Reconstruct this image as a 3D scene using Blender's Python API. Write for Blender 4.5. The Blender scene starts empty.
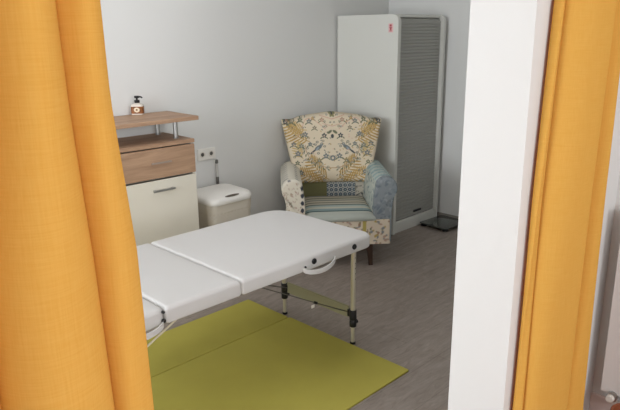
import bpy, bmesh, math, random
import numpy as np
from mathutils import Vector, Matrix
random.seed(7); rng = np.random.default_rng(7)
C = bpy.context.scene.collection
PI = math.pi
R = math.radians

# ------------------------------------------------------------------ colours and materials
def s2l(c):
    c = c / 255.0
    return c / 12.92 if c <= 0.04045 else ((c + 0.055) / 1.055) ** 2.4
def rgb(r, g, b): return (s2l(r), s2l(g), s2l(b), 1.0)

def mat(name, col, rough=0.6, metal=0.0, spec=0.4, bump=0.0, bump_scale=60.0, vary=0.0, vary_scale=4.0, coat=0.0):
    m = bpy.data.materials.new(name); m.use_nodes = True
    nt = m.node_tree; N = nt.nodes; b = N['Principled BSDF']
    b.inputs['Base Color'].default_value = col
    b.inputs['Roughness'].default_value = rough; b.inputs['Metallic'].default_value = metal
    b.inputs['Specular IOR Level'].default_value = spec
    b.inputs['Coat Weight'].default_value = coat
    tc = N.new('ShaderNodeTexCoord')
    if vary > 0:
        n = N.new('ShaderNodeTexNoise'); n.inputs['Scale'].default_value = vary_scale; n.inputs['Detail'].default_value = 5
        nt.links.new(tc.outputs['Object'], n.inputs['Vector'])
        r = N.new('ShaderNodeValToRGB')
        r.color_ramp.elements[0].position = 0.3; r.color_ramp.elements[1].position = 0.7
        r.color_ramp.elements[0].color = tuple(x * (1 - vary) for x in col[:3]) + (1,)
        r.color_ramp.elements[1].color = tuple(min(1, x * (1 + vary)) for x in col[:3]) + (1,)
        nt.links.new(n.outputs['Fac'], r.inputs['Fac']); nt.links.new(r.outputs['Color'], b.inputs['Base Color'])
    if bump > 0:
        n = N.new('ShaderNodeTexNoise'); n.inputs['Scale'].default_value = bump_scale; n.inputs['Detail'].default_value = 4
        nt.links.new(tc.outputs['Object'], n.inputs['Vector'])
        bp = N.new('ShaderNodeBump'); bp.inputs['Strength'].default_value = bump; bp.inputs['Distance'].default_value = 0.004
        nt.links.new(n.outputs['Fac'], bp.inputs['Height']); nt.links.new(bp.outputs['Normal'], b.inputs['Normal'])
    return m

def wood_mat(name, c0, c1, axis_scale, rough=0.5, coord='Object', dist=2.0, detail=8):
    m = bpy.data.materials.new(name); m.use_nodes = True
    nt = m.node_tree; N = nt.nodes; b = N['Principled BSDF']; b.inputs['Roughness'].default_value = rough
    tc = N.new('ShaderNodeTexCoord'); mp = N.new('ShaderNodeMapping'); mp.inputs['Scale'].default_value = axis_scale
    nt.links.new(tc.outputs[coord], mp.inputs['Vector'])
    n = N.new('ShaderNodeTexNoise'); n.inputs['Scale'].default_value = 1.0; n.inputs['Detail'].default_value = detail
    n.inputs['Roughness'].default_value = 0.65; n.inputs['Distortion'].default_value = dist
    nt.links.new(mp.outputs['Vector'], n.inputs['Vector'])
    r = N.new('ShaderNodeValToRGB'); r.color_ramp.elements[0].position = 0.32; r.color_ramp.elements[1].position = 0.7
    r.color_ramp.elements[0].color = c0; r.color_ramp.elements[1].color = c1
    nt.links.new(n.outputs['Fac'], r.inputs['Fac']); nt.links.new(r.outputs['Color'], b.inputs['Base Color'])
    bp = N.new('ShaderNodeBump'); bp.inputs['Strength'].default_value = 0.12; bp.inputs['Distance'].default_value = 0.002
    nt.links.new(n.outputs['Fac'], bp.inputs['Height']); nt.links.new(bp.outputs['Normal'], b.inputs['Normal'])
    return m

def curtain_mat():
    m = bpy.data.materials.new('orange_cloth'); m.use_nodes = True
    nt = m.node_tree; N = nt.nodes; N.remove(N['Principled BSDF'])
    out = N['Material Output']
    tc = N.new('ShaderNodeTexCoord')
    mp = N.new('ShaderNodeMapping'); mp.inputs['Scale'].default_value = (500, 500, 18)
    mp2 = N.new('ShaderNodeMapping'); mp2.inputs['Scale'].default_value = (22, 22, 520)
    n1 = N.new('ShaderNodeTexNoise'); n2 = N.new('ShaderNodeTexNoise')
    for n in (n1, n2): n.inputs['Scale'].default_value = 1.0; n.inputs['Detail'].default_value = 2
    nt.links.new(tc.outputs['Object'], mp.inputs['Vector']); nt.links.new(tc.outputs['Object'], mp2.inputs['Vector'])
    nt.links.new(mp.outputs['Vector'], n1.inputs['Vector']); nt.links.new(mp2.outputs['Vector'], n2.inputs['Vector'])
    ad = N.new('ShaderNodeMath'); ad.operation = 'ADD'
    nt.links.new(n1.outputs['Fac'], ad.inputs[0]); nt.links.new(n2.outputs['Fac'], ad.inputs[1])
    hf = N.new('ShaderNodeMath'); hf.operation = 'MULTIPLY'; hf.inputs[1].default_value = 0.5
    nt.links.new(ad.outputs[0], hf.inputs[0])
    r = N.new('ShaderNodeValToRGB'); r.color_ramp.elements[0].position = 0.35; r.color_ramp.elements[1].position = 0.65
    r.color_ramp.elements[0].color = CURT0; r.color_ramp.elements[1].color = CURT1
    nt.links.new(hf.outputs[0], r.inputs['Fac'])
    bp = N.new('ShaderNodeBump'); bp.inputs['Strength'].default_value = 0.04; bp.inputs['Distance'].default_value = 0.0006
    nt.links.new(hf.outputs[0], bp.inputs['Height'])
    d = N.new('ShaderNodeBsdfDiffuse'); t = N.new('ShaderNodeBsdfTranslucent'); mx = N.new('ShaderNodeMixShader')
    mx.inputs[0].default_value = 0.24
    t.inputs['Color'].default_value = rgb(238, 138, 34)
    nt.links.new(r.outputs['Color'], d.inputs['Color'])
    nt.links.new(bp.outputs['Normal'], d.inputs['Normal'])
    nt.links.new(d.outputs[0], mx.inputs[1]); nt.links.new(t.outputs[0], mx.inputs[2]); nt.links.new(mx.outputs[0], out.inputs['Surface'])
    return m
CURT0 = rgb(230, 178, 84); CURT1 = rgb(237, 190, 97)

def painted_mat(name='patchwork_fabric'):
    m = bpy.data.materials.new(name); m.use_nodes = True
    nt = m.node_tree; N = nt.nodes; b = N['Principled BSDF']; b.inputs['Roughness'].default_value = 0.9
    b.inputs['Specular IOR Level'].default_value = 0.15
    a = N.new('ShaderNodeVertexColor'); a.layer_name = 'print'
    nt.links.new(a.outputs['Color'], b.inputs['Base Color'])
    tc = N.new('ShaderNodeTexCoord'); n = N.new('ShaderNodeTexNoise'); n.inputs['Scale'].default_value = 350
    nt.links.new(tc.outputs['Object'], n.inputs['Vector'])
    bp = N.new('ShaderNodeBump'); bp.inputs['Strength'].default_value = 0.15; bp.inputs['Distance'].default_value = 0.001
    nt.links.new(n.outputs['Fac'], bp.inputs['Height']); nt.links.new(bp.outputs['Normal'], b.inputs['Normal'])
    return m

M = dict(
    wall=mat('white_wall_paint', rgb(226, 226, 224), 0.9, spec=0.15, bump=0.05, bump_scale=120),
    hallwall=mat('taupe_bounce_cut', rgb(128, 118, 110), 0.9, spec=0.15),  # unseen hall walls, darkened to cut bounce light on the curtains
    ceil=mat('ceiling_paint', rgb(232, 232, 230), 0.95, spec=0.1),
    base=mat('baseboard_grey', rgb(140, 134, 128), 0.6),
    basew=mat('baseboard_white', rgb(226, 212, 206), 0.5),
    vinyl=mat('white_upholstery', rgb(205, 203, 201), 0.5, spec=0.3, bump=0.05, bump_scale=220),
    alu=mat('satin_aluminium', rgb(206, 200, 184), 0.38, metal=0.65),
    black=mat('black_plastic', rgb(20, 20, 21), 0.45),
    rod=mat('cream_rod', rgb(226, 216, 190), 0.45),
    olive=mat('olive_board', rgb(150, 146, 118), 0.55),
    cable=mat('grey_cable', rgb(96, 94, 88), 0.5, metal=0.4),
    white_plastic=mat('white_plastic', rgb(226, 221, 212), 0.45, spec=0.4),
    hamper=mat('cream_hamper_plastic', rgb(214, 206, 192), 0.55),
    lid=mat('white_hamper_lid', rgb(236, 233, 227), 0.4),
    dark_slot=mat('dark_slot', rgb(96, 86, 76), 0.8),
    lacquer=mat('cream_lacquer', rgb(222, 216, 202), 0.42, spec=0.4),
    oak=wood_mat('brown_oak', rgb(150, 117, 92), rgb(190, 156, 127), (2.2, 26, 26), 0.55, dist=1.0),
    steel=mat('brushed_steel', rgb(178, 178, 176), 0.3, metal=0.95),
    mat=mat('olive_green_foam', rgb(172, 162, 76), 0.85, spec=0.2, bump=0.12, bump_scale=400, vary=0.05, vary_scale=3),
    cabinet=mat('white_cabinet', rgb(214, 214, 208), 0.5, spec=0.3),
    slat=mat('grey_tambour', rgb(164, 164, 158), 0.5),
    sticker=mat('pale_sticker', rgb(226, 186, 186), 0.5),
    red=mat('red_print', rgb(168, 44, 52), 0.5),
    rad=mat('white_radiator', rgb(226, 222, 218), 0.35, spec=0.5),
    terracotta=mat('brown_terracotta', rgb(140, 78, 50), 0.6, vary=0.1, vary_scale=12),
    soil=mat('dark_soil', rgb(60, 44, 34), 0.95, bump=0.5, bump_scale=80),
    leg=mat('dark_chair_wood', rgb(62, 44, 34), 0.45),
    amber=mat('brown_label', rgb(128, 76, 34), 0.5, vary=0.5, vary_scale=70),
    cream=mat('cream_paper', rgb(232, 216, 190), 0.6),
    lotion=mat('pale_bottle', rgb(218, 208, 196), 0.25, spec=0.5),
    greyrod=mat('clear_grey_plastic', rgb(204, 202, 198), 0.25),
    darkrod=mat('dark_grey_plastic', rgb(92, 90, 86), 0.4),
    satin=mat('brown_satin_metal', rgb(176, 160, 148), 0.5, metal=.5),
    frame=mat('window_frame', rgb(235, 235, 235), 0.4),
)
M['curtain'] = curtain_mat()
M['print'] = painted_mat()

def glass_mat():
    m = bpy.data.materials.new('smoked_glass'); m.use_nodes = True
    b = m.node_tree.nodes['Principled BSDF']
    b.inputs['Base Color'].default_value = rgb(82, 86, 80); b.inputs['Roughness'].default_value = 0.08
    b.inputs['Transmission Weight'].default_value = 0.25; b.inputs['IOR'].default_value = 1.45
    return m
M['glass'] = glass_mat()

def floor_mat():
    m = bpy.data.materials.new('grey_brown_vinyl'); m.use_nodes = True
    nt = m.node_tree; N = nt.nodes; b = N['Principled BSDF']
    b.inputs['Roughness'].default_value = 0.5; b.inputs['Specular IOR Level'].default_value = 0.3
    tc = N.new('ShaderNodeTexCoord')
    mp = N.new('ShaderNodeMapping'); mp.inputs['Rotation'].default_value = (0, 0, 0); mp.inputs['Scale'].default_value = (4, 16, 4)
    nt.links.new(tc.outputs['Object'], mp.inputs['Vector'])
    n = N.new('ShaderNodeTexNoise'); n.inputs['Scale'].default_value = 1.6; n.inputs['Detail'].default_value = 9
    n.inputs['Roughness'].default_value = 0.72; n.inputs['Distortion'].default_value = 1.2
    nt.links.new(mp.outputs['Vector'], n.inputs['Vector'])
    r = N.new('ShaderNodeValToRGB'); r.color_ramp.elements[0].position = 0.28; r.color_ramp.elements[1].position = 0.72
    r.color_ramp.elements[0].color = rgb(122, 111, 103); r.color_ramp.elements[1].color = rgb(158, 147, 138)
    nt.links.new(n.outputs['Fac'], r.inputs['Fac'])
    br = N.new('ShaderNodeTexBrick'); br.inputs['Scale'].default_value = 1.0
    br.inputs['Color1'].default_value = (1, 1, 1, 1); br.inputs['Color2'].default_value = (.9, .9, .9, 1); br.inputs['Mortar'].default_value = (.62, .6, .58, 1)
    br.inputs['Brick Width'].default_value = 1.2; br.inputs['Row Height'].default_value = 0.19; br.inputs['Mortar Size'].default_value = 0.0022
    nt.links.new(tc.outputs['Object'], br.inputs['Vector'])
    mx = N.new('ShaderNodeMix'); mx.data_type = 'RGBA'; mx.blend_type = 'MULTIPLY'; mx.inputs['Factor'].default_value = 0.55
    nt.links.new(r.outputs['Color'], mx.inputs['A']); nt.links.new(br.outputs['Color'], mx.inputs['B'])
    nt.links.new(mx.outputs['Result'], b.inputs['Base Color'])
    bp = N.new('ShaderNodeBump'); bp.inputs['Strength'].default_value = 0.1; bp.inputs['Distance'].default_value = 0.002
    nt.links.new(n.outputs['Fac'], bp.inputs['Height']); nt.links.new(bp.outputs['Normal'], b.inputs['Normal'])
    return m
M['floor'] = floor_mat()
M['hall_floor'] = wood_mat('reddish_floor_boards', rgb(138, 84, 58), rgb(176, 116, 82), (2, 20, 4), 0.45)

# ------------------------------------------------------------------ geometry helpers
def link(name, me, m, parent=None, smooth=True):
    o = bpy.data.objects.new(name, me); C.objects.link(o)
    if m is not None and not me.materials:
        for k in (m if isinstance(m, (list, tuple)) else [m]): me.materials.append(k)
    if smooth:
        for p in me.polygons: p.use_smooth = True
    if parent is not None: o.parent = parent
    return o
def obj(name, bm, m, parent=None, smooth=True, sharp=35):
    bmesh.ops.recalc_face_normals(bm, faces=bm.faces)
    if smooth:
        for e in bm.edges:
            if len(e.link_faces) == 2 and e.calc_face_angle(0) > R(sharp): e.smooth = False
    me = bpy.data.meshes.new(name); bm.to_mesh(me); bm.free()
    return link(name, me, m, parent, smooth)
def thing(name, label, cat, loc=(0, 0, 0), rotz=0.0, group=None):
    o = bpy.data.objects.new(name, None); C.objects.link(o); o.empty_display_size = 0.1
    o.location = loc; o.rotation_euler = (0, 0, rotz)
    return tag(o, label, cat, group)
def tag(o, label, cat, group=None):
    o['label'] = label; o['category'] = cat
    if group: o['group'] = group
    return o
def struct(name, bm, m, smooth=False):
    o = obj(name, bm, m, None, smooth); o['kind'] = 'structure'; return o

def add_box(bm, x0, x1, y0, y1, z0, z1, bev=0.0, seg=3, mat_i=0):
    b = bmesh.new()
    bmesh.ops.create_cube(b, size=1)
    for v in b.verts:
        v.co = Vector(((x0 + x1) / 2 + v.co.x * (x1 - x0), (y0 + y1) / 2 + v.co.y * (y1 - y0), (z0 + z1) / 2 + v.co.z * (z1 - z0)))
    if bev > 0: bmesh.ops.bevel(b, geom=list(b.edges), offset=bev, segments=seg, profile=0.6, affect='EDGES')
    for f in b.faces: f.material_index = mat_i
    merge(bm, b)
def merge(bm, b, M4=None):
    if M4 is not None: b.transform(M4)
    me = bpy.data.meshes.new('tmp'); b.to_mesh(me); b.free(); bm.from_mesh(me); bpy.data.meshes.remove(me)
def box(x0, x1, y0, y1, z0, z1, bev=0.0, seg=3):
    bm = bmesh.new(); add_box(bm, x0, x1, y0, y1, z0, z1, bev, seg); return bm
def add_rings(bm, rings, close_u=True, cap=(True, True)):
    vs = [[bm.verts.new(p) for p in r] for r in rings]
    n = len(rings[0])
    for a, b in zip(vs[:-1], vs[1:]):
        for i in range(n if close_u else n - 1):
            j = (i + 1) % n
            bm.faces.new((a[i], a[j], b[j], b[i]))
    if cap[0]: bm.faces.new(vs[0][::-1])
    if cap[1]: bm.faces.new(vs[-1])
    return vs
def add_lathe(bm, prof, seg=32, at=(0, 0, 0), axis='Z'):
    rings = []
    for r, z in prof:
        ring = []
        for i in range(seg):
            a = 2 * PI * i / seg
            p = (r * math.cos(a), r * math.sin(a), z)
            if axis == 'X': p = (p[2], p[0], p[1])
            if axis == 'Y': p = (p[0], p[2], p[1])
            ring.append((p[0] + at[0], p[1] + at[1], p[2] + at[2]))
        rings.append(ring)
    add_rings(bm, rings)
def add_tube(bm, pts, r, seg=12):
    pts = [Vector(p) for p in pts]; rings = []
    up = Vector((0, 0, 1))
    for i, p in enumerate(pts):
        t = (pts[min(i + 1, len(pts) - 1)] - pts[max(i - 1, 0)]).normalized()
        a = t.cross(up)
        if a.length < 1e-3: a = t.cross(Vector((1, 0, 0)))
        a.normalize(); b = t.cross(a).normalized()
        rr = r[i] if isinstance(r, (list, tuple)) else r
        rings.append([tuple(p + a * rr * math.cos(2 * PI * k / seg) + b * rr * math.sin(2 * PI * k / seg)) for k in range(seg)])
    add_rings(bm, rings)
def rounded_rect(x0, x1, y0, y1, r, n=8):
    if not isinstance(r, (list, tuple)): r = [r] * 4     # corners: x1y0, x1y1, x0y1, x0y0
    pts = []
    for (cx, cy, sx, sy, a0), q in zip(((x1, y0, -1, 1, -PI / 2), (x1, y1, -1, -1, 0), (x0, y1, 1, -1, PI / 2), (x0, y0, 1, 1, PI)), r):
        for k in range(n + 1):
            a = a0 + PI / 2 * k / n
            pts.append((cx + sx * q + q * math.cos(a), cy + sy * q + q * math.sin(a)))
    return pts
def inset(pts, d):
    cx = sum(p[0] for p in pts) / len(pts); cy = sum(p[1] for p in pts) / len(pts)
    mx = max(abs(p[0] - cx) for p in pts); my = max(abs(p[1] - cy) for p in pts)
    return [(cx + (p[0] - cx) * (mx - d) / mx, cy + (p[1] - cy) * (my - d) / my) for p in pts]
def add_slab(bm, pts, z0, z1, top=0.01, bot=0.004, seg=5, dome=0.0):
    """closed slab over an outline with rounded upper and lower rims"""
    prof = []
    for k in range(seg + 1):
        a = PI / 2 * k / seg; prof.append((bot * (1 - math.sin(a)), z0 + bot * (1 - math.cos(a))))
    for k in range(seg + 1):
        a = PI / 2 * k / seg; prof.append((top * (1 - math.cos(a)), z1 - top * (1 - math.sin(a))))
    rings = [[(x, y, z) for x, y in inset(pts, d)] for d, z in prof]
    if dome:
        for k in range(1, 7):
            t = k / 7
            d = top + t * 0.5 * min(max(p[0] for p in pts) - min(p[0] for p in pts), max(p[1] for p in pts) - min(p[1] for p in pts)) * 0.9
            rings.append([(x, y, z1 + dome * math.sin(t * PI / 2)) for x, y in inset(pts, d)])
    add_rings(bm, rings)
def add_prism_y(bm, outline, y0, y1):
    add_rings(bm, [[(x, y0, z) for x, z in outline], [(x, y1, z) for x, z in outline]])

# ------------------------------------------------------------------ the setting
WA, WB, WL = 3.45, 4.42, -2.3       # massage room: wall behind the sideboard, wall at the far right, window wall
OP0, OP1 = 0.78, 0.975                # the partition with the curtained opening
JL, JR = 0.2, 1.618                   # its jambs
HX, HL, HB = 2.39, -1.9, -2.3         # the hall the picture is taken from
CZ = 2.55
struct('floor', box(WL, WB, (OP0 + OP1) / 2, WA, -0.05, 0), M['floor'])
struct('floor_hall', box(HL, HX, HB, (OP0 + OP1) / 2, -0.05, 0), M['hall_floor'])
struct('ceiling', box(HL - .1, WB + .1, HB - .1, WA + .1, CZ, CZ + .1), M['ceil'])
struct('wall_back', box(WL - .1, WB + .1, WA, WA + .1, 0, CZ), M['wall'])
struct('wall_right', box(WB, WB + .1, OP0, WA, 0, CZ), M['wall'])
bm = bmesh.new()
add_box(bm, HL, JL, OP0, OP1, 0, CZ); add_box(bm, JR, WB, OP0, OP1, 0, CZ); add_box(bm, JL, JR, OP0, OP1, 2.42, CZ)
struct('wall_front', bm, M['wall'])
def wall_with_window(name, x0, x1, y0, y1, wy0, wy1, wz0, wz1):
    swap = name == 'wall_hall_back'
    bm = bmesh.new()
    add_box(bm, x0, x1, y0, wy0, 0, CZ); add_box(bm, x0, x1, wy1, y1, 0, CZ)
    add_box(bm, x0, x1, wy0, wy1, 0, wz0); add_box(bm, x0, x1, wy0, wy1, wz1, CZ)
    if swap:
        for v in bm.verts: v.co = (v.co.y, v.co.x, v.co.z)
    struct(name, bm, M['hallwall' if swap else 'wall'])
    f = bmesh.new()
    xm = (x0 + x1) / 2
    t = 0.05
    for a, b, c, d in ((wy0, wy0 + t, wz0, wz1), (wy1 - t, wy1, wz0, wz1), (wy0, wy1, wz0, wz0 + t), (wy0, wy1, wz1 - t, wz1), ((wy0 + wy1) / 2 - t / 2, (wy0 + wy1) / 2 + t / 2, wz0, wz1)):
        add_box(f, xm - .03, xm + .03, a, b, c, d, 0.004, 2)
    if swap:
        for v in f.verts: v.co = (v.co.y, v.co.x, v.co.z)
    return f
f1 = wall_with_window('wall_left', WL - .1, WL, OP1, WA, 1.3, 3.0, 0.85, 2.25)
struct('window_1', f1, M['frame'])
struct('wall_hall_left', box(HL - .1, HL, HB, OP0, 0, CZ), M['hallwall'])
struct('wall_hall_right', box(HX, HX + .1, HB, OP0, 0, CZ), M['wall'])
f2 = wall_with_window('wall_hall_back', HB - .1, HB, HL - .1, HX + .1, -1.75, 1.3, 0.8, 2.3)
struct('window_2', f2, M['frame'])
struct('baseboard_right', box(WB - .012, WB, OP1, WA, 0, 0.045, 0.003, 2), M['base'])
struct('baseboard_back', box(WL, WB - .012, WA - .012, WA, 0, 0.045, 0.003, 2), M['base'])
struct('baseboard_hall_right', box(HX - .014, HX, HB, OP0, 0, 0.13, 0.004, 2), M['basew'])

# ------------------------------------------------------------------ curtains
def curtain(name, plans, label, rows=90, per=26, wob=0.003, seed=0):
    """plans: list of (z, knots), top first; knots: list of (x, y, bulge): between two knots the cloth swells out of the wall by the first one's bulge"""
    def plan(knots):
        pts = []
        for (x0, y0, d), (x1, y1, _) in zip(knots[:-1], knots[1:]):
            dx, dy = x1 - x0, y1 - y0; L = math.hypot(dx, dy); nx, ny = dy / L, -dx / L
            for k in range(per):
                t = 0.5 - 0.5 * math.cos(PI * k / per) * (1 if True else 0)
                b = d * (1 - abs(2 * t - 1) ** 2.0) ** 0.55
                pts.append((x0 + dx * t + nx * b, y0 + dy * t + ny * b))
        pts.append((knots[-1][0], knots[-1][1]))
        return np.array(pts)
    PL = [(z, plan(k)) for z, k in plans]
    z1, z0 = PL[0][0], PL[-1][0]
    n = len(PL[0][1]); bm = bmesh.new(); vs = []
    for r in range(rows + 1):
        t = r / rows; z = z1 + (z0 - z1) * t
        for (za, A), (zb, B) in zip(PL[:-1], PL[1:]):
            if za >= z - 1e-9 >= zb - 1e-6 or (za, A) is None: break
        q = min(1, max(0, (za - z) / (za - zb)))
        P = A * (1 - q) + B * q
        row = []
        for i in range(n):
            w = wob * math.sin(3.1 * t * PI + i * 0.21 + seed) + 0.5 * wob * math.sin(9 * t + i * 0.47 + 2 * seed)
            row.append(bm.verts.new((P[i, 0] + 0.3 * w, P[i, 1] + w, z)))
        vs.append(row)
    for a, b in zip(vs[:-1], vs[1:]):
        for i in range(n - 1): bm.faces.new((a[i], a[i + 1], b[i + 1], b[i]))
    o = obj(name, bm, M['curtain'], None, True, 80)
    s = o.modifiers.new('cloth', 'SOLIDIFY'); s.thickness = 0.0016; s.offset = 0
    tag(o, label, 'curtain', 'orange curtains at the opening')
    return o
# bulge > 0 swells towards the hall
curtain('curtain',
        [(CZ, [(-.26, .745, .03), (-.10, .75, .04), (.10, .755, .045), (.258, .765, .062), (.314, .762, .026), (.378, .752, .004), (.364, .772, 0)]),
         (1.47, [(-.26, .74, .03), (-.10, .75, .04), (.10, .755, .045), (.240, .768, .064), (.336, .762, .026), (.391, .752, .004), (.376, .774, 0)]),
         (1.26, [(-.26, .735, .03), (-.10, .745, .04), (.08, .755, .045), (.216, .768, .066), (.347, .762, .028), (.409, .752, .004), (.394, .774, 0)]),
         (.03, [(-.26, .73, .03), (-.10, .745, .04), (.04, .755, .045), (.170, .768, .07), (.382, .762, .030), (.428, .748, .004), (.410, .772, 0)])],
        'large orange curtain hanging in front of sideboard and massage table end', seed=1)
curtain('curtain',
        [(CZ, [(1.745, .768, .014), (1.765, .752, .046), (1.935, .700, .022), (1.955, .684, .004), (1.945, .705, 0)]),
         (1.07, [(1.666, .768, .014), (1.688, .751, .048), (1.888, .698, .024), (1.960, .682, .004), (1.950, .704, 0)]),
         (.03, [(1.652, .768, .014), (1.676, .750, .050), (1.872, .696, .028), (1.995, .678, .004), (1.985, .70, 0)])],
        'narrower orange curtain hanging between white wall pillar and radiator', seed=4)

# ------------------------------------------------------------------ sideboard
CX, CY, CA = 2.112, 3.082, R(-1.5)
sb = thing('sideboard', 'cream and brown oak sideboard with raised oak top on steel posts', 'sideboard', (CX, CY, 0), CA)
W, D, HH = 0.64, 0.345, 0.945           # local: x from -W to 0, y from 0 (front) to D
bm = bmesh.new()
add_box(bm, -W, -W + .018, .004, D, 0, HH - .022, .001, 1); add_box(bm, -.018, 0, .004, D, 0, HH - .022, .001, 1)
add_box(bm, -W + .018, -.018, D - .008, D, .04, HH - .022); add_box(bm, -W + .018, -.018, .01, D, .04, .058)
add_box(bm, -W + .018, -.018, .06, D, .726, .740); add_box(bm, -W + .018, -.018, .03, .045, 0, .04)
obj('carcass', bm, M['lacquer'], sb, False)
obj('lower_top', box(-W - .004, .004, -.004, D, HH - .022, HH, .002, 2), M['oak'], sb, False)
bm = box(-W - .005, .042, -.006, D + .0, 1.052, 1.076, .004, 3)
obj('raised_top', bm, M['oak'], sb, False)
for px, py in ((-.065, .085), (-.065, .29), (-W + .065, .085), (-W + .065, .29)):
    bm = bmesh.new(); add_lathe(bm, [(.0175, HH), (.0175, HH + .004), (.014, HH + .006), (.014, 1.046), (.0175, 1.048), (.0175, 1.052)], 24, (px, py, 0))
    obj('post', bm, M['steel'], sb)
d = obj('drawer', box(-W + .004, -.004, -.012, .006, .747, .916, .0015, 2), M['oak'], sb, False)
bm = bmesh.new(); add_box(bm, -.3, -.17, -.026, -.020, .832, .842, .002, 2); add_box(bm, -.29, -.28, -.022, -.012, .833, .841); add_box(bm, -.19, -.18, -.022, -.012, .833, .841)
obj('handle', bm, M['satin'], d, False)
d = obj('door', box(-W + .004, -.004, -.012, .006, .06, .735, .002, 2), M['lacquer'], sb, False)
bm = bmesh.new(); add_box(bm, -.305, -.163, -.036, -.026, .672, .684, .003, 2); add_box(bm, -.296, -.286, -.028, -.012, .673, .683); add_box(bm, -.182, -.172, -.028, -.012, .673, .683)
obj('handle', bm, M['steel'], d, False)

# ------------------------------------------------------------------ soap bottle on the raised top
bt = thing('soap_dispenser', 'small pump bottle with brown label standing on raised oak top', 'bottle', (1.940, 3.395, 1.0765), R(-42))
bt.scale = (1.18, 1.18, 1.02)
bm = bmesh.new()
def rr(r, h): return rounded_rect(-h, h, -h * .72, h * .72, r, 6)
add_rings(bm, [[(x, y, z) for x, y in rr(.010 * s, .030 * s)] for s, z in ((.9, 0), (1, .003), (1, .052), (.96, .057), (.75, .062), (.42, .066), (.40, .071))])
obj('bottle_body', bm, M['lotion'], bt)
bm = bmesh.new()
add_rings(bm, [[(x, y, z) for x, y in rr(.0105, .0306)] for z in (.008, .049)], cap=(False, False))
lb = obj('bottle_label', bm, M['amber'], bt)
bm = bmesh.new()
add_lathe(bm, [(.0145, 0), (.0145, .0008), (.0005, .001)], 24, (0, -.0225, .030), 'Y')
add_lathe(bm, [(.005, -.0004), (.005, -.0012), (.0005, -.0014)], 16, (0, -.0226, .030), 'Y')
for p in bm.faces: p.material_index = 0
for p in bm.faces:
    if p.calc_center_median().y < -.0228: p.material_index = 1
e = obj('emblem', bm, [M['cream'], M['amber']], lb)
bm = bmesh.new(); add_lathe(bm, [(.013, .069), (.0135, .071), (.0135, .083), (.012, .085), (.005, .086), (.005, .096), (.0115, .097), (.0125, .1), (.0125, .106), (.010, .109)], 24)
add_tube(bm, [(0, 0, .104), (.012, -.008, .1055), (.026, -.016, .104), (.031, -.019, .099)], [.005, .005, .0042, .0035], 10)
obj('pump', bm, M['black'], bt)

# ------------------------------------------------------------------ double socket on the wall
so = thing('wall_socket', 'white double power socket on wall above laundry hamper', 'socket', (2.458, WA, .755))
obj('socket_frame', box(-.074, .074, -.010, 0, -.040, .040, .004, 3), M['lid'], so)
for sx in (-.036, .036):
    bm = bmesh.new(); add_lathe(bm, [(.021, -.0105), (.0205, -.0125), (.0185, -.0125), (.018, -.0108), (.002, -.0106)], 28, (sx, 0, 0), 'Y')
    s = obj('socket_insert', bm, M['white_plastic'], so)
    bm = bmesh.new()
    add_lathe(bm, [(.013, -.0107), (.013, -.0112), (.001, -.0113)], 20, (sx, 0, 0), 'Y')
    obj('socket_well', bm, M['darkrod'], s)

# ------------------------------------------------------------------ slim upright brush handle behind the hamper
br = thing('brush', 'slim upright grey brush handle standing between hamper and wall', 'brush', (2.525, 3.425, 0))
bm = bmesh.new(); add_lathe(bm, [(.021, 0), (.021, .30), (.0125, .31)], 18); obj('holder', bm, M['white_plastic'], br)
bm = bmesh.new(); add_lathe(bm, [(.0045, .30), (.0045, .56), (.0085, .57), (.0085, .685), (.007, .69)], 14); obj('stick', bm, M['greyrod'], br)
bm = bmesh.new(); add_lathe(bm, [(.0095, .683), (.0105, .688), (.0105, .704), (.007, .708)], 14); obj('tip', bm, M['darkrod'], br)
bm = bmesh.new(); add_lathe(bm, [(.0095, .535), (.0105, .54), (.0105, .585), (.0085, .59)], 14); obj('collar', bm, M['darkrod'], br)

# ------------------------------------------------------------------ laundry hamper
HP = thing('laundry_hamper', 'white lidded laundry hamper between sideboard and armchair', 'hamper', (2.396, 3.245, 0))
bm = bmesh.new()
nz = 90   # rows of the weave
ol = rounded_rect(-1, 1, -1, 1, .33, 12)
n = len(ol); rings = []
per = []
acc = 0
for i, p in enumerate(ol):
    per.append(acc); q = ol[(i + 1) % n]; acc += math.hypot(p[0] - q[0], p[1] - q[1])
# finely sampled outline for the woven relief
fine = []
for i, p in enumerate(ol):
    q = ol[(i + 1) % n]; L = math.hypot(p[0] - q[0], p[1] - q[1]); kk = max(1, int(L / .035))
    for k in range(kk): fine.append((p[0] + (q[0] - p[0]) * k / kk, p[1] + (q[1] - p[1]) * k / kk, (per[i] + L * k / kk) / acc))
for k in range(nz + 1):
    t = k / nz; z = t * .505
    hx, hy = .150 + .026 * t, .128 + .022 * t
    band = 0.08 < t < .86
    ring = []
    for x, y, u in fine:
        w = 0.0022 * math.sin(2 * PI * u * 46) * math.sin(2 * PI * t * 22) if band else 0.0015
        ring.append((x * (hx + w), y * (hy + w), z))
    rings.append(ring)
add_rings(bm, rings)
obj('basket', bm, M['hamper'], HP, True, 60)
bm = bmesh.new()
out = rounded_rect(-.182, .178, -.160, .160, .062, 10)
prof = [(.012, .504), (.003, .506), (0, .512), (0, .528), (.004, .538), (.012, .545), (.03, .551), (.06, .557), (.10, .560), (.14, .561)]
add_rings(bm, [[(x, y, z - 0.012 * max(0, -y - .05) / .1) for x, y in inset(out, d_)] for d_, z in prof])
ld = obj('lid', bm, M['lid'], HP, True, 50)
bm = bmesh.new()
rings = []
for s, dz in ((1, 0.0), (.8, .0015), (.4, .0022)):
    rings.append([(.058 * s * math.cos(a), -.142 + .010 * s * math.sin(a), .5385 + dz + .0045 * s * math.sin(a)) for a in [2 * PI * k / 28 for k in range(28)]])
add_rings(bm, rings)
obj('grip_slot', bm, M['dark_slot'], ld)

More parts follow.
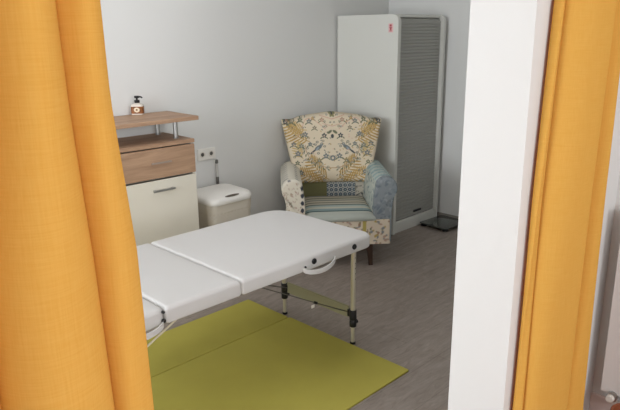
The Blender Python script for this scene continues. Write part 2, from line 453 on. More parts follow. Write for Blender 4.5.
# ------------------------------------------------------------------ fabric prints painted as flat cloth colours
class Cloth:
    """a rectangle of printed cloth; u,v in metres"""
    def __init__(s, w, h, base, res=900):
        s.k = res; s.w, s.h = w, h
        s.W, s.H = int(w * res), int(h * res)
        s.a = np.empty((s.H, s.W, 3)); s.a[:] = base
        s.yy, s.xx = np.mgrid[0:s.H, 0:s.W] / res
    def _win(s, x, y, r):
        k = s.k
        return slice(max(0, int((y - r) * k)), min(s.H, int((y + r) * k) + 2)), slice(max(0, int((x - r) * k)), min(s.W, int((x + r) * k) + 2))
    def ell(s, x, y, a, b, ang, col, al=1.0):
        r = max(a, b); w = s._win(x, y, r)
        if w[0].stop <= w[0].start or w[1].stop <= w[1].start: return
        X, Y = s.xx[w] - x, s.yy[w] - y
        c, sn = math.cos(ang), math.sin(ang)
        p, q = (X * c + Y * sn) / a, (-X * sn + Y * c) / b
        m = np.clip((1 - (p * p + q * q)) * 3, 0, 1)[..., None] * al
        s.a[w] = s.a[w] * (1 - m) + np.array(col) * m
    def line(s, pts, r, col, al=1.0):
        for (x0, y0), (x1, y1) in zip(pts[:-1], pts[1:]):
            n = max(2, int(math.hypot(x1 - x0, y1 - y0) / (r * .7)))
            for i in range(n + 1):
                t = i / n; s.ell(x0 + (x1 - x0) * t, y0 + (y1 - y0) * t, r, r, 0, col, al)
    def sample(s, u, v):
        i = np.clip((v * s.k).astype(int), 0, s.H - 1); j = np.clip((u * s.k).astype(int), 0, s.W - 1)
        return s.a[i, j]
def c3(r, g, b): return np.array([r, g, b], float)
def flower(c, x, y, r, col, mid):
    for k in range(5):
        a = 2 * PI * k / 5 + .3
        c.ell(x + r * .62 * math.cos(a), y + r * .62 * math.sin(a), r * .5, r * .36, a, col)
    c.ell(x, y, r * .3, r * .3, 0, mid)
def fern(c, x, y, ang, L, n, col, w=.22):
    pts = []
    for k in range(n + 1):
        t = k / n; a = ang + .35 * t
        pts.append((x + L * t * math.cos(a), y + L * t * math.sin(a)))
    c.line(pts, .0028, col)
    for k in range(1, n):
        t = k / n; px, py = pts[k]; a = ang + .35 * t; l = L * .34 * math.sin(PI * (0.15 + .85 * t)) + .008
        for sd in (-1, 1):
            b = a + sd * .95
            c.ell(px + l * .5 * math.cos(b), py + l * .5 * math.sin(b), l * .55, .0048, b, col)
CREAM = c3(216, 202, 178); OCH = c3(176, 144, 88); BLU = c3(116, 122, 122); NAVY = c3(78, 82, 84); GRN = c3(112, 116, 94); PNK = c3(206, 170, 150)
def floral():
    c = Cloth(.80, .60, CREAM, 800)
    xc = .40
    for sd in (-1, 1):
        X = lambda x: xc + sd * x
        A = lambda a: a if sd > 0 else PI - a
        def fr(x, y, ang, L, n, col):
            # mirrored fern: bends the same way on both sides
            pts = [(X(x + L * t * math.cos(ang + .3 * t)), y + L * t * math.sin(ang + .3 * t)) for t in [k / n for k in range(n + 1)]]
            c.line(pts, .0030, col)
            for k in range(1, n + 1):
                t = k / n; px = x + L * t * math.cos(ang + .3 * t); py = y + L * t * math.sin(ang + .3 * t); l = L * .36 * math.sin(PI * (.18 + .72 * t)) + .012
                for q in (-1, 1):
                    b = ang + .3 * t + q * .85
                    c.ell(X(px + l * .55 * math.cos(b)), py + l * .55 * math.sin(b), l * .6, .0056, A(b), col)
        fr(.17, .32, .28, .19, 9, OCH); fr(.19, .40, .05, .15, 7, c3(190, 160, 104))
        fr(.03, .045, .55, .20, 9, OCH); fr(.05, .02, .15, .20, 8, c3(186, 152, 94))
        fr(.22, .20, .9, .11, 6, c3(192, 168, 118))
        # vine arcs round the middle
        arc = [(X(.20 * math.sin(a)), .29 - .16 * math.cos(a)) for a in np.linspace(.0, 1.6, 20)]
        c.line(arc, .0032, c3(178, 150, 118))
        arc = [(X(.05 + .17 * math.sin(a)), .405 + .075 * math.sin(2 * a)) for a in np.linspace(0, 1.5, 16)]
        c.line(arc, .003, PNK)
        for k in range(9):
            a = .15 + k * .17
            c.ell(X(.215 * math.sin(a)), .29 - .175 * math.cos(a), .012, .005, A(a + .6), GRN)
        # a bird facing the middle
        c.ell(X(.105), .275, .034, .0155, A(-.55), BLU); c.ell(X(.080), .300, .013, .012, 0, c3(128, 134, 136))
        c.ell(X(.145), .246, .028, .007, A(-.65), NAVY); c.ell(X(.112), .268, .018, .007, A(-.8), c3(150, 160, 166)); c.ell(X(.066), .302, .006, .0025, 0, OCH)
        # blossoms and buds
        for x, y, r, col in ((.05, .215, .020, BLU), (.10, .185, .018, c3(150, 136, 100)), (.165, .30, .016, BLU), (.23, .29, .018, c3(126, 130, 120)), (.285, .30, .018, BLU), (.20, .37, .019, BLU),
                             (.255, .235, .02, c3(120, 124, 128)), (.30, .46, .022, c3(122, 120, 96)), (.345, .455, .018, NAVY), (.235, .47, .017, GRN), (.17, .46, .017, BLU), (.13, .415, .015, c3(140, 130, 110)),
                             (.06, .36, .018, NAVY), (.26, .17, .016, GRN), (.235, .10, .018, BLU), (.275, .06, .014, GRN), (.14, .48, .012, OCH), (.075, .47, .016, c3(176, 142, 122)), (.20, .025, .014, BLU), (.02, .01, .016, GRN)):
            flower(c, X(x), y, r, col, CREAM * .92)
            c.ell(X(x + r * 1.2), y - r * .9, r * .7, r * .26, A(-.7), GRN); c.ell(X(x - r * 1.1), y - r * 1.0, r * .6, r * .24, A(.7 + PI), GRN)
        for k in range(110):
            x, y = rng.uniform(.0, .39), rng.uniform(.0, .58)
            c.ell(X(x), y, .008, .0034, A(rng.uniform(0, PI)), [GRN, NAVY, PNK, OCH, BLU][k % 5], .8)
    spots = [(rng.uniform(.01, .37), rng.uniform(.0, .52), rng.uniform(.007, .012), k) for k in range(70)]
    for sd in (-1, 1):
        for x, y, r, k in spots:
            c.ell(xc + sd * x, y, r, r * .8, 0, [c3(136, 132, 116), c3(110, 114, 108), c3(160, 138, 108), c3(124, 128, 128)][k % 4], .85)
            c.ell(xc + sd * x, y, r * .45, r * .4, 0, CREAM, .9)
    c.ell(xc, .20, .022, .022, 0, BLU); c.ell(xc, .20, .010, .010, 0, CREAM)
    c.ell(xc - .02, .385, .022, .010, .6, GRN); c.ell(xc + .02, .385, .022, .010, -.6, GRN); c.ell(xc, .355, .012, .016, 0, NAVY)
    flower(c, xc, .51, .024, c3(140, 134, 98), NAVY); c.line([(xc - .07, .445), (xc, .425), (xc + .07, .445)], .003, PNK)
    c.line([(xc - .09, .50), (xc, .475), (xc + .09, .50)], .0035, PNK)
    return c
def scatter(w, h, base, cols, n, r0=.006, r1=.018, res=800, seed=1, fat=.38):
    c = Cloth(w, h, base, res); g = np.random.default_rng(seed)
    for k in range(n):
        x, y, a = g.uniform(0, w), g.uniform(0, h), g.uniform(0, PI); r = g.uniform(r0, r1)
        c.ell(x, y, r, r * fat, a, cols[k % len(cols)], .85)
        c.ell(x + r * math.cos(a), y + r * math.sin(a), r * .5, r * .4, a + 1, cols[(k + 1) % len(cols)], .7)
    return c
def lattice(w, h):
    c = Cloth(w, h, c3(92, 104, 116), 900)
    k = .034
    for i in range(-2, int(w / k) + 3):
        for j in range(-2, int(h / k) + 3):
            x, y = i * k, j * k
            ring = [(x + k * .5 + k * .5 * math.cos(a), y + k * .5 * math.sin(a)) for a in np.linspace(0, 2 * PI, 14)]
            c.line(ring, .0028, c3(196, 196, 188)); c.ell(x + k * .5, y, .004, .004, 0, c3(180, 184, 180))
    return c
def lin(a): a = np.clip(a, 0, 255) / 255.0; return np.where(a <= .04045, a / 12.92, ((a + .055) / 1.055) ** 2.4)

def painted(name, verts, faces, cols, parent, sharp=None):
    me = bpy.data.meshes.new(name); me.from_pydata([tuple(v) for v in verts], [], [tuple(f) for f in faces])
    at = me.color_attributes.new('print', 'FLOAT_COLOR', 'POINT')
    buf = np.ones((len(verts), 4)); buf[:, :3] = lin(np.asarray(cols)); at.data.foreach_set('color', buf.ravel())
    bm = bmesh.new(); bm.from_mesh(me); bmesh.ops.recalc_face_normals(bm, faces=bm.faces)
    for e in bm.edges:
        if len(e.link_faces) == 2 and e.calc_face_angle(0) > R(50): e.smooth = False
    bm.to_mesh(me); bm.free()
    return link(name, me, M['print'], parent)
def gridfaces(nu, nv, off=0, flip=False):
    F = []
    for j in range(nv - 1):
        for i in range(nu - 1):
            a = off + j * nu + i; q = (a, a + 1, a + 1 + nu, a + nu)
            F.append(q[::-1] if flip else q)
    return F
def closed_pad(name, front, thick_dir_fn, nu, nv, cols, parent):
    """front: (nv,nu,3) grid; back grid made by thick_dir_fn(front,u,v); the rims are joined"""
    back = thick_dir_fn(front)
    V = np.concatenate([front.reshape(-1, 3), back.reshape(-1, 3)]); n = nu * nv
    F = gridfaces(nu, nv) + gridfaces(nu, nv, n, True)
    rim = [i for i in range(nu)] + [j * nu + nu - 1 for j in range(1, nv)] + [(nv - 1) * nu + i for i in range(nu - 2, -1, -1)] + [j * nu for j in range(nv - 2, 0, -1)]
    for a, b in zip(rim, rim[1:] + rim[:1]): F.append((b, a, a + n, b + n))
    return painted(name, V, F, np.concatenate([cols.reshape(-1, 3)] * 2), parent)

# ------------------------------------------------------------------ armchair
ch = thing('armchair', 'patchwork armchair with bird and fern print back standing in the corner', 'armchair', (3.190, 2.938, 0), R(-42))
# back cushion (floral)
nu, nv = 230, 190
u = np.linspace(-1, 1, nu)[None, :]; v = np.linspace(0, 1, nv)[:, None]
zb = .475 + 0 * u
ztop = .918 + .046 * (1 - np.abs(u) ** 1.5) + .006 * np.exp(-(u / .25) ** 2) - .012 * np.exp(-((np.abs(u) - .8) / .12) ** 2)
hw = .262 + .106 * np.clip(v, 0, 1) ** .85
z = zb + v * (ztop - zb)
x = u * hw
edge = np.clip(np.maximum(np.abs(u), np.abs(2 * v - 1)), 0, 1)
puff = (1 - np.abs(u) ** 6) ** .5 * (1 - np.abs(2 * v - 1) ** 6) ** .5
wing = .030 * np.abs(u) ** 3
yb = .165 + .115 * v - wing
front = np.stack([x + 0 * v, yb - .052 * puff + 0 * u, z], -1)
cl = floral()
cols = cl.sample((x / .367 * .37 + .40) * np.ones_like(z), (z - .455) * 1.0)
def backfn(f):
    g = f.copy(); g[..., 1] = (yb + .085 + .02 * puff + wing * .6); return g
closed_pad('backrest', front, backfn, nu, nv, cols, ch)
# lower inside back: three patches of cloth, in one upholstered panel
nu, nv = 150, 60
u = np.linspace(-1, 1, nu)[None, :]; v = np.linspace(0, 1, nv)[:, None]
x = u * .275 + 0 * v; z = .30 + v * .20 + 0 * u
puff = (1 - np.abs(u) ** 6) ** .5 * (1 - np.abs(2 * v - 1) ** 8) ** .5
front = np.stack([x, .165 - .012 * puff + 0 * x, z], -1)
la = lattice(.6, .3).sample(x + .3, z - .28)
lf = scatter(.6, .3, c3(198, 192, 178), [NAVY, c3(90, 96, 92), c3(140, 136, 120)], 150, .008, .016, seed=5).sample(x + .3, z - .28)
ol = c3(118, 116, 82) + 0 * la
cols = np.where((x < -.045)[..., None], ol, np.where((x < .165)[..., None], la, lf))
closed_pad('lumbar_panel', front, lambda f: f + np.array([0, .13, 0]) + np.stack([0 * puff, .012 * puff, 0 * puff], -1), nu, nv, cols, ch)
# seat cushion with stripes across
nu, nv = 100, 150
u = np.linspace(-1, 1, nu)[None, :]; v = np.linspace(0, 1, nv)[:, None]
y = -.375 + v * .535 + 0 * u; x = u * (.230 + .010 * (1 - v) ** 2)
puff = ((1 - np.abs(u) ** 8) * (1 - np.abs(2 * v - 1) ** 9)) ** .5
ztp = .350 + .034 * puff
front = np.stack([x + 0 * v, y, ztp], -1)
bands = [(0, c3(166, 170, 162)), (.07, c3(172, 174, 164)), (.13, c3(56, 84, 90)), (.165, c3(132, 150, 150)), (.26, c3(188, 186, 172)), (.34, c3(160, 172, 168)), (.42, c3(70, 84, 86)), (.45, c3(176, 172, 158)), (.53, c3(104, 104, 92)),
         (.56, c3(178, 172, 156)), (.64, c3(92, 104, 104)), (.67, c3(166, 164, 150)), (.74, c3(112, 112, 98)), (.78, c3(172, 166, 150)), (.86, c3(88, 94, 92)), (.89, c3(150, 148, 136)), (.95, c3(110, 112, 104))]
cols = np.empty(front.shape)
for t0, cc in bands: cols[(v[:, 0] >= t0)] = cc
closed_pad('seat_cushion', front, lambda f: np.stack([f[..., 0], f[..., 1], .334 + 0 * f[..., 2] - .012 * puff], -1), nu, nv, cols, ch)
# apron box below the cushion: pale floral
def boxgrid(x0, x1, y0, y1, z0, z1, fn, name, parent, rnd=.02, n=90, m=40):
    """rounded loop of cloth round a box, with closed top and bottom"""
    ol = rounded_rect(x0, x1, y0, y1, rnd, 8); P = []
    for i, p in enumerate(ol):
        q = ol[(i + 1) % len(ol)]; L = math.hypot(q[0] - p[0], q[1] - p[1]); kk = max(1, int(L / .006))
        for k in range(kk): P.append((p[0] + (q[0] - p[0]) * k / kk, p[1] + (q[1] - p[1]) * k / kk))
    P = np.array(P); nn = len(P); V = []; F = []
    for j in range(m + 1): V += [(a, b, z0 + (z1 - z0) * j / m) for a, b in P]
    for j in range(m):
        for i in range(nn):
            k = (i + 1) % nn; F.append((j * nn + i, j * nn + k, (j + 1) * nn + k, (j + 1) * nn + i))
    F.append(tuple(range(nn))[::-1]); F.append(tuple(m * nn + i for i in range(nn)))
    V = np.array(V)
    return painted(name, V, F, fn(V), parent)
ap = scatter(1.6, .3, c3(212, 198, 178), [c3(150, 118, 96), c3(110, 112, 92), c3(172, 140, 124), c3(120, 124, 128), c3(176, 150, 84)], 420, .008, .017, seed=9, fat=.6)
def apcol(V):
    c = ap.sample((V[:, 0] + V[:, 1] * .7 + .8), V[:, 2] - .1)
    st = (V[:, 0] > .15) & (V[:, 0] < .178)
    c[st] = c3(176, 160, 92); return c
boxgrid(-.335, .345, -.365, .25, .165, .338, apcol, 'seat_base', ch)
# scrolled arms
def arm(sd):
    prof = []                                   # outline in x (outwards +), z
    prof += [(.228, .17), (.228, .30), (.227, .40), (.230, .48), (.237, .525)]
    for a in np.linspace(PI * .86, -PI * .42, 22): prof.append((.311 + .073 * math.cos(a), .548 + .073 * math.sin(a)))
    prof += [(.366, .50), (.356, .45), (.350, .38), (.350, .28), (.348, .17)]
    P = []
    for p, q in zip(prof, prof[1:] + prof[:1]):
        L = math.hypot(q[0] - p[0], q[1] - p[1]); kk = max(1, int(L / .006))
        for k in range(kk): P.append((p[0] + (q[0] - p[0]) * k / kk, p[1] + (q[1] - p[1]) * k / kk))
    P = np.array(P); n = len(P); cen = np.array([.290, .40])
    ys = np.linspace(-.345, .235, 84); V = []; F = []
    # front cap from the middle outwards, then the sweep, then the rear cap
    caps = [(.02, -.362), (.2, -.362), (.4, -.362), (.6, -.362), (.75, -.3615), (.86, -.3605), (.93, -.358), (.975, -.353)]
    def ringat(s, yy, dz): 
        Q = cen + (P - cen) * s
        return [(sd * a, yy, b + dz) for a, b in Q]
    R_ = []
    # dense cap rings
    for s in np.linspace(.02, .9, 34): R_.append(ringat(s, -.362, 0))
    for s, yy in ((.93, -.361), (.96, -.358), (.985, -.353)): R_.append(ringat(s, yy, 0))
    for yy in ys: R_.append(ringat(1, yy, -.055 * max(0, (yy + .345) / .58) ** 1.3 * 0 - .10 * ((yy + .345) / .58) * 0))
    R_.append(ringat(.9, .24, 0)); R_.append(ringat(.05, .24, 0))
    # lower the arm towards the back a little
    V = np.array([p for r in R_ for p in r])
    t = np.clip((V[:, 1] + .345) / .58, 0, 1); hz = np.clip((V[:, 2] - .35) / .3, 0, 1)
    V[:, 2] += (-.0 + .0 * t) * hz
    m = len(R_)
    for j in range(m - 1):
        for i in range(n):
            k = (i + 1) % n; F.append((j * n + i, j * n + k, (j + 1) * n + k, (j + 1) * n + i))
    F.append(tuple(range(n))[::-1]); F.append(tuple((m - 1) * n + i for i in range(n)))
    return V, F
V, F = arm(-1)
basket_ = scatter(.9, .9, c3(206, 198, 182), [c3(160, 140, 120), c3(178, 168, 150), c3(170, 144, 132)], 1500, .005, .011, seed=3, fat=.55)
g = Cloth(.9, .9, c3(206, 200, 186), 800)
for k in range(14):
    for j in range(14):
        g.ell(.03 + .062 * k + .03 * (j % 2), .03 + .062 * j, .016, .0085, .9, [NAVY, c3(112, 110, 112)][(k + j) % 2]); g.ell(.03 + .062 * k + .03 * (j % 2) + .02, .04 + .062 * j, .009, .004, 2.2, c3(150, 152, 132))
fc = V[:, 1] < -.34
cols = np.where(fc[:, None], basket_.sample(V[:, 0] + .6, V[:, 2]), g.sample(V[:, 1] + .45, V[:, 2] * .8 + np.abs(V[:, 0]) * .8))
rim = fc & (V[:, 1] > -.3605); cols[rim] = g.sample(V[:, 1] + .45, V[:, 2] * 1.0 + V[:, 0])[rim]
# dark stitched spots down the inner rim of the front
for k in range(7):
    zz = .26 + k * .05; m_ = fc & (np.hypot((V[:, 0] + .247) / .011, (V[:, 2] - zz) / .016) < 1); cols[m_] = c3(62, 64, 72)
painted('armrest', V, F, cols, ch)['label'] = 'cream armrest with dark spots'
V, F = arm(1)
denim = scatter(.9, .9, c3(132, 138, 142), [c3(120, 128, 134), c3(146, 152, 154), c3(108, 118, 126)], 700, .01, .026, seed=4)
leaf = scatter(.9, .9, c3(178, 184, 176), [c3(98, 116, 122), c3(132, 150, 150), c3(206, 204, 192)], 480, .012, .026, seed=6)
fc = V[:, 1] < -.30
ang = V[:, 2] - .9 * V[:, 0]
stripe = np.where((np.sin(V[:, 1] * 75 + V[:, 0] * 30) > .25)[:, None], c3(112, 142, 148), c3(160, 172, 168))
stripe = .55 * stripe + .45 * leaf.sample(V[:, 1] + .45, np.abs(V[:, 0]) + .1)
inner = V[:, 0] < .246
cols = np.where(fc[:, None], denim.sample(V[:, 0] + .1, V[:, 2]), np.where(inner[:, None], leaf.sample(V[:, 1] + .45, V[:, 2]), stripe))
painted('armrest', V, F, cols, ch)['label'] = 'blue patchwork armrest'
for lx, ly in ((-.205, -.315), (.205, -.315), (-.25, .20), (.25, .20)):
    bm = bmesh.new(); dx = .012 if lx > 0 else -.012
    add_rings(bm, [[(lx + dx * (1 - zz / .17) + sx * r, ly + sy * r, zz) for sx, sy in ((-1, -1), (1, -1), (1, 1), (-1, 1))] for r, zz in ((.014, 0), (.0145, .03), (.022, .15), (.024, .168))])
    obj('leg', bm, M['leg'], ch, False)

# ------------------------------------------------------------------ tall tambour cabinet
tc = thing('tambour_cabinet', 'tall white office cabinet with grey roller shutter front in the corner', 'cabinet', (0, 0, 0))
x0, x1, yf, yr, hz = 3.758, 4.374, 2.842, 3.435, 1.662
def side(xa, xb, cut):
    ol = [(yf, 0), (yf, hz - .05)]
    for a in np.linspace(PI, PI / 2, 9): ol.append((yf + .05 + .05 * math.cos(a), hz - .05 + .05 * math.sin(a)))
    ol += [(yr, hz), (yr, 0)]
    bm = bmesh.new(); add_rings(bm, [[(xa, y, z) for y, z in ol], [(xb, y, z) for y, z in ol]])
    bmesh.ops.bevel(bm, geom=[e for e in bm.edges if abs((e.verts[0].co - e.verts[1].co).x) < 1e-6], offset=.003, segments=2, affect='EDGES')
    return bm
obj('side_panel', side(x0, x0 + .035, 0), M['cabinet'], tc, False)
obj('side_panel', side(x1 - .028, x1, 0), M['cabinet'], tc, False)
obj('top_panel', box(x0 + .035, x1 - .028, yf + .035, yr, hz - .022, hz - .002, .002, 1), M['cabinet'], tc, False)
obj('back_panel', box(x0 + .035, x1 - .028, yr - .012, yr, .0, hz - .022), M['cabinet'], tc, False)
obj('plinth', box(x0 + .035, x1 - .028, yf + .006, yf + .03, 0, .088, .002, 1), M['cabinet'], tc, False)
bm = bmesh.new(); rows = []
ns = 64; za, zt = .09, hz - .045
for k in range(ns):
    a = za + (zt - za) * k / ns; b = za + (zt - za) * (k + 1) / ns; h = b - a
    for t, dd in ((.0, .006), (.12, .001), (.5, -.001), (.88, .001)): rows.append((yf + .030 + dd, a + h * t))
rows.append((yf + .036, zt))
for a in np.linspace(0, PI / 2, 7): rows.append((yf + .036 + .03 * (1 - math.cos(a)), zt + .022 * math.sin(a)))
rows2 = [(y + .012, z - (.003 if i > len(rows) - 7 else 0)) for i, (y, z) in enumerate(rows)]
ol = rows + rows2[::-1]
add_rings(bm, [[(x, y, z) for y, z in ol] for x in (x0 + .036, x1 - .029)])
sh = obj('shutter', bm, M['slat'], tc, False)
obj('pull_grip', box(4.06, 4.16, yf + .018, yf + .030, .118, .134, .004, 2), M['black'], sh)
bm = bmesh.new()
add_box(bm, x0 - .0012, x0 + .0005, 2.888, 2.930, 1.535, 1.598)
st = obj('sticker', bm, M['sticker'], tc, False)
bm = bmesh.new()
add_box(bm, x0 - .002, x0 - .0008, 2.902, 2.916, 1.552, 1.566); add_box(bm, x0 - .002, x0 - .0008, 2.897, 2.922, 1.568, 1.574); add_box(bm, x0 - .002, x0 - .0008, 2.901, 2.919, 1.578, 1.590); add_box(bm, x0 - .002, x0 - .0008, 2.899, 2.920, 1.543, 1.548)
obj('red_mark', bm, M['red'], st, False)

# ------------------------------------------------------------------ glass scale by the cabinet
sc_ = thing('bathroom_scale', 'dark glass bathroom scale on floor beside tall cabinet', 'scale', (4.245, 2.695, 0), R(-3))
bm = bmesh.new(); add_slab(bm, rounded_rect(-.155, .155, -.135, .135, .02, 6), .022, .030, .002, .002, 3)
obj('glass_plate', bm, M['glass'], sc_)
for sx in (-1, 1):
    for sy in (-1, 1):
        bm = bmesh.new(); add_lathe(bm, [(.018, 0), (.023, .002), (.025, .018), (.022, .022)], 20, (sx * .122, sy * .104, 0))
        obj('foot', bm, M['black'], sc_)

# ------------------------------------------------------------------ folding exercise mat
mt = thing('exercise_mat', 'olive green folding exercise mat lying under the massage table', 'mat', (0, 0, 0))
bm = bmesh.new(); add_slab(bm, rounded_rect(.52, 2.183, 1.533, 2.352, .008, 3), 0, .009, .003, .001, 3); obj('panel', bm, M['mat'], mt, True)
bm = bmesh.new(); add_slab(bm, rounded_rect(.52, 2.176, 2.3575, 2.706, .008, 3), 0, .009, .003, .001, 3); obj('panel', bm, M['mat'], mt, True)

# ------------------------------------------------------------------ massage table
tb = thing('massage_table', 'white padded folding massage table on aluminium legs', 'massage table', (0, 0, 0))
TZ, BZ, Y0, Y1 = .605, .547, 1.822, 2.512
def pad(xa, xb, rad, name='cushion'):
    bm = bmesh.new()
    add_slab(bm, rounded_rect(xa, xb, Y0, Y1, rad, 10), BZ - .012, TZ - .003, .018, .010, 6, dome=.003)
    p = obj(name, bm, M['vinyl'], tb, True, 60)
    return p
pad(1.4365, 2.262, [.055, .13, .012, .012]); pad(1.0865, 1.4345, .012); pad(.40, 1.0845, [.03, .03, .09, .09])
for xa, xb in ((1.4365, 2.235), (1.0865, 1.4345), (.43, 1.0835)):
    bm = bmesh.new()
    add_slab(bm, rounded_rect(xa + .03, xb - .03, Y0 + .04, Y1 - .04, .012, 6), BZ - .024, BZ - .010, .003, .003, 3)
    obj('frame_rail', bm, M['vinyl'], tb, True, 60)
def disc(x, z, r=.0135):
    bm = bmesh.new(); add_lathe(bm, [(r * .9, .0), (r, -.002), (r, -.006), (r * .8, -.009), (r * .1, -.0095)], 20, (x, Y0 + .001, z), 'Y')
    obj('knob', bm, M['black'], tb)
disc(1.842, .572); disc(2.112, .570); disc(1.073, .556, .0085); disc(1.073, .594 - .004, .006); disc(1.787, .560, .004)
def handle(xa, xb, drop, zt):
    bm = bmesh.new(); rings = []
    for k in range(25):
        t = k / 24; x = xa + (xb - xa) * t
        s = math.sin(PI * t) ** .6 if 0 < t < 1 else 0
        z = zt - drop * s - .012 * (1 - t) * 0; y = Y0 - .004 - .020 * s
        w = .0105
        rings.append([(x, y + a, z + b) for a, b in ((-.003, -w), (.003, -w), (.004, 0), (.003, w), (-.003, w), (-.004, 0))])
    add_rings(bm, rings); obj('carry_handle', bm, M['vinyl'], tb, True, 60)
handle(1.772, 1.975, .024, .551); handle(.90, 1.07, .016, .548)
LEGX = 2.203
def legset(lx, s):
    for ly in (1.903, 2.413):
        bm = bmesh.new(); add_lathe(bm, [(.0135, .09), (.0135, BZ - .008)], 18, (lx, ly, 0))
        for k in range(6): add_lathe(bm, [(.0022, -.0142), (.0022, -.0136)], 8, (lx, ly, .30 + .03 * k), 'Y') if False else None
        lg = obj('leg', bm, M['alu'], tb)
        bm = bmesh.new(); add_lathe(bm, [(.0105, .008), (.0105, .20)], 16, (lx, ly, 0)); obj('lower_tube', bm, M['alu'], lg)
        bm = bmesh.new(); add_lathe(bm, [(.012, 0), (.0145, .002), (.0145, .010), (.0115, .013)], 16, (lx, ly, 0)); obj('foot', bm, M['black'], lg)
        bm = bmesh.new(); add_lathe(bm, [(.0165, .098), (.0185, .101), (.0185, .130), (.0165, .133), (.0165, .137), (.0185, .139), (.0185, .186), (.0165, .190)], 20, (lx, ly, 0))
        iy = .03 if ly < 2.1 else -.03
        add_box(bm, lx - .012, lx + .012, min(ly, ly + iy), max(ly, ly + iy), .150, .188, .004, 2)
        obj('clamp', bm, M['black'], lg)
        bm = bmesh.new(); add_lathe(bm, [(.009, 0), (.011, .002), (.011, .012), (.008, .014)], 14, (lx + s * .017, ly, .118), 'X'); obj('clamp_knob', bm, M['black'], lg)
        for k in range(5):
            bm = bmesh.new(); add_lathe(bm, [(.0026, -.0139), (.0026, -.0133)], 8, (lx, ly, .36 + .028 * k), 'Y'); obj('button_hole', bm, M['black'], lg)
    bm = box(lx - .005, lx + .005, 1.93, 2.386, .140, .204, .003, 2); obj('cross_board', bm, M['olive'], tb, False)
legset(LEGX, 1); legset(.47, -1)
# the support cables of the right legs meet under the table
J = (1.70, 2.15, .42)
def cable(pts, r=.0024, m='cable', name='support_cable'):
    bm = bmesh.new(); add_tube(bm, pts, r, 8); return obj(name, bm, M[m], tb)
for ly in (1.93, 2.386):
    cable([(LEGX - .004, ly, .170), J], .0026)
cable([J, (1.46, 2.15, BZ - .01)])
a = Vector((LEGX - .004, 1.93, .170)); b = Vector(J); p = a + (b - a) * .33
k = cable([p - (b - a) * .015, p + (b - a) * .015], .007, 'black', 'cable_clip')
bm = bmesh.new(); add_box(bm, p.x - .03, p.x - .008, p.y - .002, p.y + .002, p.z - .022, p.z - .006, .001, 1); obj('tag', bm, M['white_plastic'], k, False)
for lo, ly in ((1.834, 1.885), (2.50, 2.43)):
    bm = bmesh.new(); add_tube(bm, [(1.135, lo, .536), (.488, ly, .185)], .0042, 10); obj('brace', bm, M['rod'], tb)

# ------------------------------------------------------------------ radiator
rd = thing('radiator', 'white panel radiator on wall at right picture edge', 'radiator', (0, 0, 0))
bm = bmesh.new(); add_box(bm, 2.29, 2.302, -.5, .718, .205, .92, .005, 3)
obj('front_panel', bm, M['rad'], rd)
bm = bmesh.new(); add_box(bm, 2.345, 2.357, -.5, .718, .205, .92, .005, 3); obj('rear_panel', bm, M['rad'], rd)
bm = bmesh.new()
for k in range(40): add_box(bm, 2.302, 2.345, -.48 + k * .03, -.478 + k * .03, .23, .90)
obj('fins', bm, M['rad'], rd, False)
bm = bmesh.new()
for y in (-.3, .52):
    obj('bracket', box(2.35, HX - .002, y, y + .03, .3, .8), M['rad'], rd, False)
bm = bmesh.new(); add_lathe(bm, [(.012, -.012), (.020, -.010), (.020, .012), (.014, .016)], 24, (2.285, .672, .200), 'X'); add_tube(bm, [(2.325, .672, .23), (2.325, .672, .200), (2.28, .672, .200)], .010, 12)
vv = obj('valve', bm, M['steel'], rd)
bm = bmesh.new(); add_lathe(bm, [(.012, -.030), (.0145, -.028), (.0145, -.014), (.012, -.012)], 20, (2.285, .672, .200), 'X'); obj('valve_cap', bm, M['white_plastic'], vv)
bm = bmesh.new(); add_tube(bm, [(2.325, .672, .20), (2.325, .672, .15), (2.35, .672, .135), (2.372, .672, .13)], .008, 10); obj('pipe', bm, M['white_plastic'], rd)

# ------------------------------------------------------------------ brown pot at the corner of the picture
pt = thing('plant_pot', 'brown round pot below the radiator at lower right picture corner', 'pot', (2.215, .586, 0))
pt.scale = (.72, .72, 1.22)
bm = bmesh.new(); add_lathe(bm, [(.045, 0), (.06, .004), (.078, .13), (.084, .132), (.087, .165), (.083, .168), (.076, .165), (.074, .145), (.002, .144)], 40)
obj('pot_body', bm, M['terracotta'], pt)

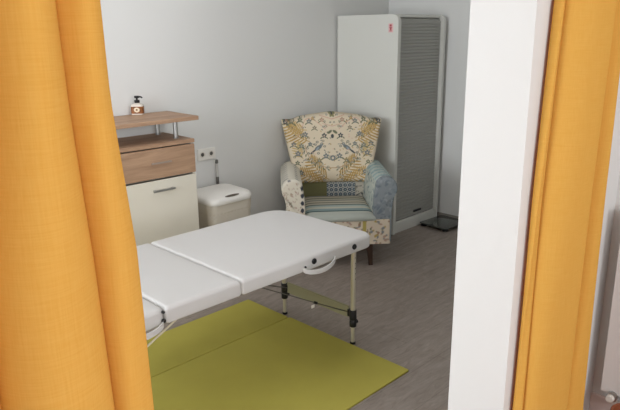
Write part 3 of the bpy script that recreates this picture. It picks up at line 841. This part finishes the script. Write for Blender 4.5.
# ------------------------------------------------------------------ light
w = bpy.data.worlds.new('world'); bpy.context.scene.world = w; w.use_nodes = True
w.node_tree.nodes['Background'].inputs[0].default_value = (.80, .90, 1.0, 1); w.node_tree.nodes['Background'].inputs[1].default_value = 0.6
def area(name, loc, rot, sx, sy, e, col):
    l = bpy.data.lights.new(name, 'AREA'); l.shape = 'RECTANGLE'; l.size, l.size_y, l.energy, l.color = sx, sy, e, col
    o = bpy.data.objects.new(name, l); C.objects.link(o); o.location = loc; o.rotation_euler = rot; return o
area('daylight_window_massage_room', (WL - .04, 2.15, 1.55), (0, R(-90), 0), 1.35, 1.6, 97, (.92, .96, 1.0))
area('ceiling_fill_massage_room', (2.0, 2.2, CZ - .03), (0, 0, 0), .9, .9, 9, (.98, .98, 1.0))  # unseen overhead fill, added to brighten the massage room
area('daylight_window_hall_right', (.75, HB - .04, 1.55), (R(90), 0, 0), 1.1, 1.45, 52, (.97, .98, 1.0))
area('radiator_fill_hall_left', (-1.2, HB - .04, 1.55), (R(90), 0, 0), 1.1, 1.45, 34, (.97, .98, 1.0))  # extra fill added in the unseen window opening to brighten the radiator side

# ------------------------------------------------------------------ camera
f, pi_, ro, az = 625.0, R(15.55), R(-0.6), R(45)
c_, s_ = math.cos(pi_), math.sin(pi_)
r = np.array([1, 0, 0.]); fw = np.array([0, c_, -s_]); up = np.array([0, s_, c_])
r, up = math.cos(ro) * r + math.sin(ro) * up, -math.sin(ro) * r + math.cos(ro) * up
Mx = np.array([[math.sin(az), math.cos(az), 0], [-math.cos(az), math.sin(az), 0], [0, 0, 1]])
r, up, fw = Mx @ r, Mx @ up, Mx @ fw
cam = bpy.data.cameras.new('camera'); co = bpy.data.objects.new('camera', cam); C.objects.link(co)
cam.sensor_fit = 'HORIZONTAL'; cam.sensor_width = 36.0; cam.lens = 36.0 * f / 620.0; cam.clip_start = .02
m4 = Matrix(((r[0], up[0], -fw[0], 0), (r[1], up[1], -fw[1], 0), (r[2], up[2], -fw[2], 1.55), (0, 0, 0, 1)))
co.matrix_world = m4
S = bpy.context.scene; S.camera = co
S.view_settings.view_transform = 'Standard'; S.view_settings.look = 'None'; S.view_settings.gamma = 1.0; S.view_settings.exposure = 0.0
S.view_settings.use_curve_mapping = False
S.cycles.use_denoising = True; S.cycles.max_bounces = 10; S.cycles.diffuse_bounces = 6; S.cycles.sample_clamp_indirect = 6
